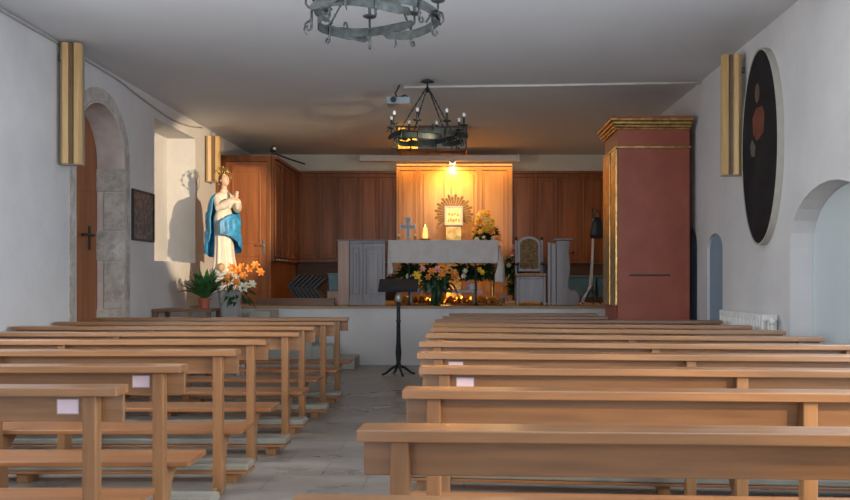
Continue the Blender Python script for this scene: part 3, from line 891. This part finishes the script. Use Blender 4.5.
for v_i, v in enumerate(mb.v):
    if v[2] < .004: mb.v[v_i] = (v[0], v[1], .004)
    if v[1] < -.155: mb.v[v_i] = (mb.v[v_i][0], -.155, mb.v[v_i][2])
mb.build('foliage', 'leaf', t, smooth=True)
for x, z, m, s in ((-.32, .44, 'lily_y', .10), (-.28, .36, 'lily_y', .09), (-.08, .50, 'lily', .09), (.0, .53, 'lily_p', .08), (.10, .49, 'lily', .085), (.24, .47, 'lily', .10), (.28, .41, 'lily', .085),
                   (-.14, .43, 'lily', .07), (-.22, .54, 'lily_p', .07), (.05, .42, 'lily', .075)):
    MB().lily((x, -.06, z), (rnd(-.4, .4), -1, rnd(0, .5)), s).build('lily', m, t, smooth=True)
# second arrangement under right part of the altar
t = thing('altar_bouquet', 'low arrangement with pink and white flowers under the right end of the altar', 'flower arrangement', (.13, 13.98, PZ+.238))
MB().lathe([(.07, 0), (.08, .10), (.07, .10)], n=14).build('pot', 'white', t)
mb = MB(); foliage(mb, (0, 0, .22), (.50, .14, .26), 700, .15, .055)
for v_i, v in enumerate(mb.v):
    if v[2] < .004: mb.v[v_i] = (v[0], v[1], .004)
mb.build('foliage', 'leaf', t, smooth=True)
for x, z, m in ((-.10, .28, 'lily_w'), (-.13, .20, 'lily_w'), (.10, .30, 'lily_y'), (.16, .26, 'lily_y'), (-.07, .10, 'lily_p'), (-.10, .03, 'lily_p')):
    MB().lily((x, -.17, z), (rnd(-.4, .4), -1, .3), .06).build('lily', m, t, smooth=True)
t = thing('altar_bouquet', 'low leafy arrangement under the left end of the altar', 'flower arrangement', (-.75, 13.98, PZ+.238))
MB().lathe([(.07, 0), (.08, .10), (.07, .10)], n=14).build('pot', 'white', t)
mb = MB(); foliage(mb, (.06, 0, .22), (.46, .14, .26), 650, .15, .055)
for v_i, v in enumerate(mb.v):
    if v[2] < .004: mb.v[v_i] = (v[0], v[1], .004)
mb.build('foliage', 'leaf', t, smooth=True)
for x, z, m in ((.05, .26, 'lily_y'), (-.1, .20, 'lily_w')):
    MB().lily((x, -.14, z), (rnd(-.4, .4), -1, .3), .06).build('lily', m, t, smooth=True)
# foil strewn on the platform below the altar
mb = MB()
nx, ny = 60, 12
v = [(-.75+1.75*i/nx, -.17+.42*j/ny+rnd(-.01, .01), .006+.13*random.random()**1.6) for i in range(nx+1) for j in range(ny+1)]
f = [(i*(ny+1)+j, i*(ny+1)+j+1, (i+1)*(ny+1)+j+1, (i+1)*(ny+1)+j) for i in range(nx) for j in range(ny)]
mb.add(v, f)
o = mb.build('crumpled_foil', 'foil', loc=(-.35, 14.36, PZ+.001)); tag(o, 'crumpled copper-coloured foil spread on the platform under the altar', 'foil')
# tall flower stand right of the altar
t = thing('flower_stand', 'tall arrangement of yellow and orange flowers with greenery right of the altar', 'flower arrangement', (.47, 14.88, PZ+.001))
MB().lathe([(.13, 0), (.14, .02), (.03, .05), (.03, .78), (.12, .86), (.14, .95), (.12, .95)], n=18).build('stand', 'gold', t)
mb = MB(); foliage(mb, (-.10, -.02, 1.08), (.24, .14, .28), 260, .15, .04, .4)
foliage(mb, (.34, -.10, .55), (.17, .12, .45), 480, .15, .05, .1)
foliage(mb, (.38, -.08, .22), (.15, .12, .20), 200, .12, .045, .1)
for v_i, v in enumerate(mb.v):
    if v[2] < .004: mb.v[v_i] = (v[0], v[1], .004)
mb.build('foliage', 'leaf', t, smooth=True)
for i in range(60):
    u = random.random(); z = 1.03+u*.46; w = .26*(1-u*.75)
    x = rnd(-w, w)*1.0-.14
    m = random.choice(['lily', 'lily_y', 'lily_y', 'lily_w' if u > .6 or z < 1.08 else 'lily_y'])
    MB().lily((x, -.16+rnd(-.03, .03), z), (x*2+rnd(-.3, .3), -1, rnd(0, .8)), rnd(.045, .07)).build('flower', m, t, smooth=True)
for x, z, m in ((.30, .80, 'lily_p'), (.26, .62, 'lily_w'), (.36, .70, 'lily_p'), (.20, .40, 'lily_w'), (.34, .92, 'lily_p')):
    MB().lily((x, -.20, z), (rnd(-.3, .3), -1, .3), .06).build('flower', m, t, smooth=True)
# coiled grey hose / wire ring beside
mb = MB()
mb.tube([(.075*math.cos(a*PI/10), 0, .085+.075*math.sin(a*PI/10)) for a in range(20)], .010, 8, closed=True)
mb.tube([(.055*math.cos(a*PI/10), .02, .065+.055*math.sin(a*PI/10)) for a in range(20)], .010, 8, closed=True)
tag(mb.build('cable_coil', 'stall', loc=(.62, 13.75, PZ+.002), smooth=True), 'small coil of grey cable on the platform beside the ornate chair', 'cable')

# ---------------------------------------------------------------- ambo (left of altar)
t = thing('ambo', 'grey oak ambo with recessed panels left of the altar', 'ambo', (-1.55, 13.80, PZ+.001))
MB().box(-.38, -.21, -.02, .46, 0, .985).build('side_board', 'stall_tan', t, bevel=.006)  # tan wood stands for the warmly lit side of the ambo
MB().box(-.209, .34, .03, .06, 0, .95).build('front_board', 'stall', t, bevel=.004)
mb = MB(); frame_panel(mb, -.17, -.06, .16, .88, .0295, .02, .018); mb.build('panel', 'stall', t, bevel=.004)
MB().box(-.035, .0, 0.0, .0295, 0, .95).build('pilaster', 'stall', t, bevel=.004)
mb = MB(); frame_panel(mb, .03, .30, .16, .88, .0295, .02, .022); mb.build('panel', 'stall', t, bevel=.004)
MB().box(-.40, .342, -.035, .48, .987, 1.005).box(-.209, .342, .0, .07, .951, .986).build('cap', 'stall', t, bevel=.005)
MB().box(-.209, .34, .005, .0295, 0, .10).build('skirting', 'stall', t)

# ornate chair
t = thing('ornate_armchair', 'ornate carved chair with arched tapestry back right of the altar', 'chair', (1.03, 14.0, PZ+.001))
for x in (-.225, .185):
    MB().box(x, x+.04, .25, .30, 0, 1.02).build('post', 'stall', t, bevel=.006)
    MB().ell((x+.02, .275, 1.045), (.024, .024, .03)).build('finial', 'iron2', t, smooth=True)
    MB().box(x, x+.04, -.20, -.15, 0, .44).build('leg', 'stall', t, bevel=.006)
    MB().box(x-.005, x+.045, -.22, .249, .62, .655).box(x+.005, x+.035, -.20, -.16, .49, .62).build('armrest', 'iron2', t, bevel=.01)
pts = [(-.184, .52), (.184, .52), (.184, .95)]+[(.184*math.cos(PI*i/12), .95+.13*math.sin(PI*i/12)) for i in range(1, 12)]+[(-.184, .95)]
MB().prism(pts, 'y', .255, .29).build('back_frame', 'stall', t, bevel=.005)
pts = [(-.145, .58), (-.07, .55), (0, .575), (.07, .55), (.145, .58), (.145, .93)]+[(.145*math.cos(PI*i/12), .93+.11*math.sin(PI*i/12)) for i in range(1, 12)]+[(-.145, .93)]
MB().prism(pts, 'y', .235, .2545).build('tapestry_back', 'tapestry', t, bevel=.006)
MB().box(-.184, .184, -.15, .25, .405, .44).box(-.184, .184, -.18, -.16, .05, .404).build('seat_frame', 'stall', t, bevel=.004)
MB().box(-.235, .235, -.23, .23, .442, .488).build('seat_cushion', plain('floral_upholstery', (.34, .23, .16), .9, var=.6, scale=40), t, bevel=.02)
mb = MB(); frame_panel(mb, -.14, .14, .14, .36, -.181, .012, .02); mb.build('apron_panel', 'stall', t)

# side stall / kneeling desk right of chair
t = thing('choir_stall', 'grey-brown choir stall end with curved side beside the ornate chair', 'stall', (1.47, 13.75, PZ+.001))
MB().box(-.19, -.145, 0, .05, 0, .96).box(-.135, -.06, .04, .42, 0, .95).build('back_board', 'stall', t, bevel=.005)
prof = [(-.055, 0), (.28, 0), (.30, .12), (.27, .20), (.16, .22), (.115, .30), (.14, .45), (.155, .60), (.13, .80), (.15, .99), (-.055, .99)]
MB().prism(prof, 'y', 0, .045).build('end_panel', 'stall', t, bevel=.006)
MB().box(-.08, .20, -.03, .30, .992, 1.02).build('top_ledge', 'stall', t, bevel=.006)
MB().box(.0, .25, .05, .4, .20, .235).build('seat', 'stall', t)
MB().ell((.20, .02, .80), (.022, .022, .022)).tube([(.145, .02, .79), (.20, .02, .80)], .008).build('knob', 'black', t, smooth=True)

# storage crates at right
for i, (x, y, w, lab) in enumerate(((1.95, 15.6, .62, 'larger teal plastic storage box on the platform behind the choir stall'), (2.48, 15.7, .38, 'smaller teal plastic storage box nearest the red cabinet'))):
    t = thing('storage_box', lab, 'storage box', (x, y, PZ+.001), 0, 'teal boxes under the panelling')
    MB().prism([(-w/2+.02, 0), (w/2-.02, 0), (w/2, .42), (-w/2, .42)], 'y', -.2, .2).build('bin', 'teal', t, bevel=.01)
    MB().box(-w/2-.015, w/2+.015, -.215, .215, .421, .46).build('lid', 'teal', t, bevel=.01)
structure(MB().box(1.3, 2.7, 15.2, 15.25, PZ+.001, PZ+.10), 'trim_6', 'panel_d')
# equipment stand with black bag and white cables
t = thing('equipment_stand', 'thin black stand with white cables beside the red cabinet', 'stand', (1.98, 13.9, PZ+.001))
for k in range(3):
    a = k*2*PI/3+.5
    MB().tube([(0, 0, .25), (math.cos(a)*.16, math.sin(a)*.16, .012)], .010, 6).build('leg', 'black', t)
MB().tube([(0, 0, .2), (0, 0, 1.50)], .012, 8).build('pole', 'black', t)
MB().tube([(0, -.0, 1.45), (.06, -.02, 1.5), (.08, -.02, 1.42)], .008, 6).build('hook', 'black', t)
mb = MB()
for k in range(3):
    mb.tube([(.0+.01*k, -.02, 1.1), (-.015+.012*k, -.03, .7), (-.05+.02*k, -.04, .3), (-.13-.03*k, -.05, .07), (-.22+.10*k, -.06, .015)], .006, 6)
mb.build('hanging_cable', 'cable', t, smooth=True)
t = thing('hanging_bag', 'black bag hanging from the thin stand beside the red cabinet', 'bag', (2.04, 13.80, PZ+1.02))
mb = MB().lathe([(.02, 0), (.10, .01), (.115, .08), (.09, .25), (.06, .31), (.02, .33)], n=14, sy=.5)
mb.build('bag_body', 'black', t, smooth=True)
MB().tube([(-.04, 0, .31), (-.02, .02, .41), (.02, .04, .44), (.045, .02, .40), (.05, 0, .31)], .010, 6).build('handle', 'black', t, smooth=True)

# stacked chairs on the left, lying nested on their sides
for k in range(7):
    x = -2.83+k*.068
    lab = ['leftmost black stacking chair of the nested row, its point showing', 'second black chair from the left in the nested row on the platform', 'third black chair from the left in the nested row', 'middle black chair of the seven nested on the platform', 'third black chair from the right in the nested row', 'second black chair from the right in the nested row', 'rightmost black chair of the nested row, next to the grey oak ambo'][k]
    t = thing('stacking_chair', lab, 'chair', (x, 14.35, PZ+.001), 0, 'black chairs nested on the platform')
    zc = .30-.008*k
    MB().prism([(0, zc), (.20, zc+.185), (.245, zc+.175), (.062, zc)], 'y', 0, .42).build('backrest', 'darkgrey', t, bevel=.004)
    MB().prism([(.0, zc-.002), (.062, zc-.002), (.205, .06), (.155, .055)], 'y', 0, .42).build('seat', 'darkgrey', t, bevel=.004)
    for y in (.03, .39):
        MB().tube([(.165, y, .06), (.165, y, .012), (.25, y, .012)], .010, 6).build('leg', 'black', t, smooth=True)
t = thing('storage_box', 'tan cardboard box beside the ambo on the platform', 'box', (-2.06, 14.35, PZ+.001))
MB().box(-.10, .11, -.12, .12, 0, .20).build('bin', 'stall_tan', t)
MB().box(-.10, .11, -.12, .12, .201, .21).build('lid', 'stall_tan', t)
t = thing('plastic_crate', 'teal plastic crate on top of the tan box beside the ambo', 'crate', (-2.055, 14.35, PZ+.213))
MB().prism([(-.08, 0), (.08, 0), (.095, .26), (-.095, .26)], 'y', -.1, .1).build('bin', 'teal', t, bevel=.008)
MB().box(-.105, .105, -.11, .11, .261, .28).build('rim', 'teal', t)
structure(MB().box(-3.17, -1.98, 13.72, 13.78, PZ+.001, PZ+.11), 'trim_7', 'pew_dark')

# ---------------------------------------------------------------- statue
t = thing('pedestal', 'white plastered pedestal under the statue by the left wall', 'pedestal', (-3.46, 12.95, 0))
MB().box(-.20, .20, -.20, .20, .05, 1.27).build('shaft', 'wall', t, bevel=.01)
MB().box(-.24, .24, -.24, .24, 1.271, 1.32).box(-.24, .24, -.24, .24, 0, .049).build('cap', 'wall', t, bevel=.01)
SX, SY, SZ = -3.46, 12.93, 1.321
t = thing('statue', 'painted statue of a praying crowned woman in white robe and blue mantle', 'statue', (SX, SY, SZ), R(48))
rings = [(.06, .16, .145), (.12, .165, .15), (.30, .145, .13), (.50, .135, .12), (.70, .14, .12), (.84, .145, .12), (.94, .115, .092), (1.02, .12, .095), (1.10, .14, .10), (1.16, .135, .085), (1.19, .105, .07), (1.21, .06, .05), (1.26, .042, .042), (1.30, .04, .04)]
mb = MB(); n = 48; v = []
for z, a, b in rings:
    am = max(0, (.95-z))*.10
    lean = -.02+.03*math.sin(z*2)
    for k in range(n):
        q = 2*PI*k/n
        fo = 1+am*math.sin(q*9+z*1.5)+am*.5*math.sin(q*14+2)
        v.append((a*fo*math.cos(q), b*fo*math.sin(q)+lean-.02, z))
m = len(rings)
f = [(i*n+k, i*n+(k+1) % n, (i+1)*n+(k+1) % n, (i+1)*n+k) for i in range(m-1) for k in range(n)]
f += [tuple(range(n-1, -1, -1)), tuple((m-1)*n+k for k in range(n))]
mb.add(v, f)
hc = Vector((0, -.035, 1.375)); tilt = Matrix.Rotation(R(-14), 3, 'X')
mb.ell(hc, (.062, .074, .092), 20, 14, tilt)
mb.ell(hc+tilt @ Vector((0, -.035, -.055)), (.035, .035, .035))          # chin
mb.ell(hc+tilt @ Vector((0, -.076, -.005)), (.010, .016, .020))         # nose
mb.ell(hc+tilt @ Vector((0, -.068, -.040)), (.020, .010, .007))         # lips
for s in (-1, 1):
    mb.ell(hc+tilt @ Vector((s*.026, -.066, .018)), (.016, .010, .008))
    mb.ell(hc+tilt @ Vector((s*.062, .005, -.005)), (.010, .016, .022))
    sh = Vector((s*.125, -.01, 1.135)); el = Vector((s*.155, -.13, .965)); wr_ = Vector((s*.026, -.305, 1.075))
    mb.tube([sh-Vector((s*.05, 0, -.0)), sh, sh.lerp(el, .5), el, el.lerp(wr_, .3), el.lerp(wr_, .8), wr_], [.04, .052, .056, .062, .064, .058, .040], 12)
    mb.tube([el.lerp(wr_, .8)+Vector((0, 0, -.02)), el.lerp(wr_, .7)+Vector((0, 0, -.09))], [.045, .018], 10)
    mb.tube([wr_, wr_+Vector((-s*.010, -.02, .03))], .022, 8)
    palm = wr_+Vector((-s*.012, -.028, .055))
    mb.ell(palm, (.013, .026, .036))
    for j in range(4):
        b = palm+Vector((0, -.020+j*.0135, .028))
        L = (.040, .048, .046, .036)[3-j]
        mb.tube([b, b+Vector((-s*.001, -.004, L*.55)), b+Vector((-s*.003, -.010, L))], [.008, .0075, .006], 7)
    mb.tube([palm+Vector((0, .02, -.01)), palm+Vector((s*.002, .034, .018)), palm+Vector((0, .03, .036))], [.009, .008, .006], 7)
b_ = mb.build('figure', ['robe', 'skin'], t)
q = b_.modifiers.new('fuse', 'REMESH'); q.mode = 'VOXEL'; q.voxel_size = .0075; q.use_smooth_shade = True
q = b_.modifiers.new('sm', 'SMOOTH'); q.iterations = 2; q.factor = .4
frozen(b_)
b_.data.materials.clear(); b_.data.materials.append(M['robe']); b_.data.materials.append(M['skin'])
for p in b_.data.polygons:
    c = p.center; p.use_smooth = True
    head = c.z > 1.235 and c.y > -.16
    hand = c.y < -.303 and c.z > 1.065
    p.material_index = 1 if (head or hand) else 0
# blue mantle
mb = MB(); K = 30; N = 56; v = []
for j in range(K+1):
    z = 1.165-j/K*.86
    # interpolate body radii
    for i in range(m-1):
        if rings[i][0] <= z <= rings[i+1][0]:
            u = (z-rings[i][0])/(rings[i+1][0]-rings[i][0]); a = rings[i][1]*(1-u)+rings[i+1][1]*u; b = rings[i][2]*(1-u)+rings[i+1][2]*u
    hp = R(100) if z > .55 else R(100)-(.55-z)/.25*R(45)
    hn = R(100) if z > .93 else (R(100)+(.93-z)/.13*R(130) if z > .80 else (R(230) if z > .62 else R(230)-(.62-z)/.32*R(160)))
    off = .022+.085*math.sin(min(1, (1.165-z)/.22)*PI*.5)+(0.02 if z < .6 else 0)
    for k in range(N+1):
        q = PI/2-hn+(k/N)*(hn+hp)     # +y is the back
        fo = 1+.05*math.sin(q*11+z*4)*min(1, (1.17-z)*4)
        front = max(0, -math.sin(q))
        o2 = off*(1-.35*front)
        v.append(((a+o2)*fo*math.cos(q), (b+o2+.03*max(0, math.sin(q)))*fo*math.sin(q)-.03, z+.03*math.sin(q*3)*(1 if z < .9 else 0)))
f = [(j*(N+1)+k, j*(N+1)+k+1, (j+1)*(N+1)+k+1, (j+1)*(N+1)+k) for j in range(K) for k in range(N)]
mb.add(v, f)
mb.build('mantle', 'blue', t, smooth=True, solid=.012)
# hair at the back and sides of the head
mb = MB()
mb.ell(hc+tilt @ Vector((0, .022, .012)), (.074, .075, .098), 18, 12, tilt)
mb.ell(hc+Vector((0, .035, -.09)), (.065, .045, .09), 16, 10)
mb.build('hair', 'hair', t, smooth=True)
# crown
cr = hc+tilt @ Vector((0, .015, .075))
mb = MB().lathe([(.060, 0), (.064, .012), (.062, .022), (.058, .012)], tuple(cr), 20)
for k in range(8):
    a = k*PI/4; d = Vector((math.cos(a), math.sin(a), 0))
    mb.tube([cr+d*.06+Vector((0, 0, .015)), cr+d*.078+Vector((0, 0, .055)), cr+d*.055+Vector((0, 0, .09)), cr+Vector((0, 0, .10))], [.008, .009, .008, .006], 6)
mb.ell(cr+Vector((0, 0, .115)), (.014, .014, .016))
mb.build('crown', 'gold', t, smooth=True)
mb = MB(); hr = .135
hq = hc+Vector((0, .04, .06))
mb.tube([hq+Vector((hr*math.cos(a*PI/18), 0, hr*math.sin(a*PI/18))) for a in range(36)], .0045, 6, closed=True)
for k in range(12):
    a = k*PI/6; mb.ell(hq+Vector((hr*math.cos(a), 0, hr*math.sin(a))), (.015, .006, .015), 6, 4)
mb.build('halo', 'gold', t)
# cloud base with a cherub head
mb = MB().lathe([(.20, 0), (.20, .03), (.17, .04), (.15, .07), (.10, .09)], n=24)
for k in range(9):
    a = k*2*PI/9; mb.ell((.135*math.cos(a), .135*math.sin(a), .07), (.06, .06, .045))
mb.build('cloud_base', plain('grey_blue_cloud', (.50, .50, .50), .6), t, smooth=True)
mb = MB().ell((-.12, -.135, .125), (.055, .055, .062), 14, 10).ell((-.12, -.19, .12), (.008, .010, .010))
mb.build('cherub_head', plain('cherub_skin', (.50, .34, .20), .5), t, smooth=True)

# ---------------------------------------------------------------- lights
def area(name, loc, rot, sx, sy, power, col):
    l = D.lights.new(name, 'AREA'); l.shape = 'RECTANGLE'; l.size = sx; l.size_y = sy; l.energy = power; l.color = col
    o = D.objects.new(name, l); COL.objects.link(o); o.location = loc; o.rotation_euler = rot; return o
def spot(name, loc, target, power, col, size, blend=.5, rad=.05):
    l = D.lights.new(name, 'SPOT'); l.energy = power; l.color = col; l.spot_size = R(size); l.spot_blend = blend; l.shadow_soft_size = rad
    o = D.objects.new(name, l); COL.objects.link(o); o.location = loc
    o.rotation_euler = (Vector(target)-Vector(loc)).to_track_quat('-Z', 'Y').to_euler(); return o
def point(name, loc, power, col, rad=.05):
    l = D.lights.new(name, 'POINT'); l.energy = power; l.color = col; l.shadow_soft_size = rad
    o = D.objects.new(name, l); COL.objects.link(o); o.location = loc; return o
cool = (.78, .88, 1.0)
area('rear_fill', (-.6, -2.9, 2.0), (R(90), 0, 0), 5.5, 2.6, 115, (1, .98, .95))  # broad fill added behind the camera, no window built there
area('window_light_right', (2.8, 3.2, 1.9), (R(90), 0, R(90)), 4.2, 1.9, 250, cool)
area('left_fill', (-4.0, 4.6, 1.9), (R(90), 0, R(-90)), 3.0, 1.6, 115, (.95, .97, 1))  # gentle fill added on the left, no window known there
warm = (1, .66, .32)
spot('altar_spot', (-.21, 16.25, 3.34), (-.21, 16.62, 2.6), 50, (1, .70, .34), 150, .8, .04)
spot('tabernacle_fill', (-.35, 12.3, 3.15), (-.18, 15.6, 2.45), 190, (1, .62, .25), 34, .6, .06)  # unseen spot added to light the tabernacle and centre panelling
spot('statue_spot', (2.75, 6.05, 2.6), (-3.5, 13.1, 2.35), 3600, (1, .74, .45), 17, .35, .05)
point('candle_light', (-.60, 13.90, TOP+.36), .8, (1, .6, .2), .02)
point('foil_glow_fill', (-.3, 14.35, PZ+.19), 3.0, (1, .5, .15), .05)  # unseen point added so that the foil glows
area('pelmet_lamp', (-.2, 16.30, 3.40), (R(14), 0, 0), 2.4, .06, 12, (1, .58, .22))
area('sanctuary_fill', (.6, 14.6, 3.5), (0, 0, 0), .5, .5, 13, warm)  # added overhead fill that warms the panelling near the altar
spot('low_sun_on_pews', (2.75, .9, 1.95), (.5, 3.9, .80), 330, (1, .70, .34), 32, .6, .06)
spot('ceiling_warm_fill', (2.75, 6.05, 1.3), (-2.3, 13.6, 3.65), 1000, (1, .68, .36), 12, .9, .2)  # spot added for the warm band on the ceiling, source unknown

w = D.worlds.new('world'); bpy.context.scene.world = w; w.use_nodes = True
w.node_tree.nodes['Background'].inputs[0].default_value = (.6, .7, .85, 1)
w.node_tree.nodes['Background'].inputs[1].default_value = .3
vs = bpy.context.scene.view_settings
vs.view_transform = 'Standard'; vs.look = 'None'; vs.gamma = 1; vs.use_curve_mapping = False; vs.exposure = 0.33
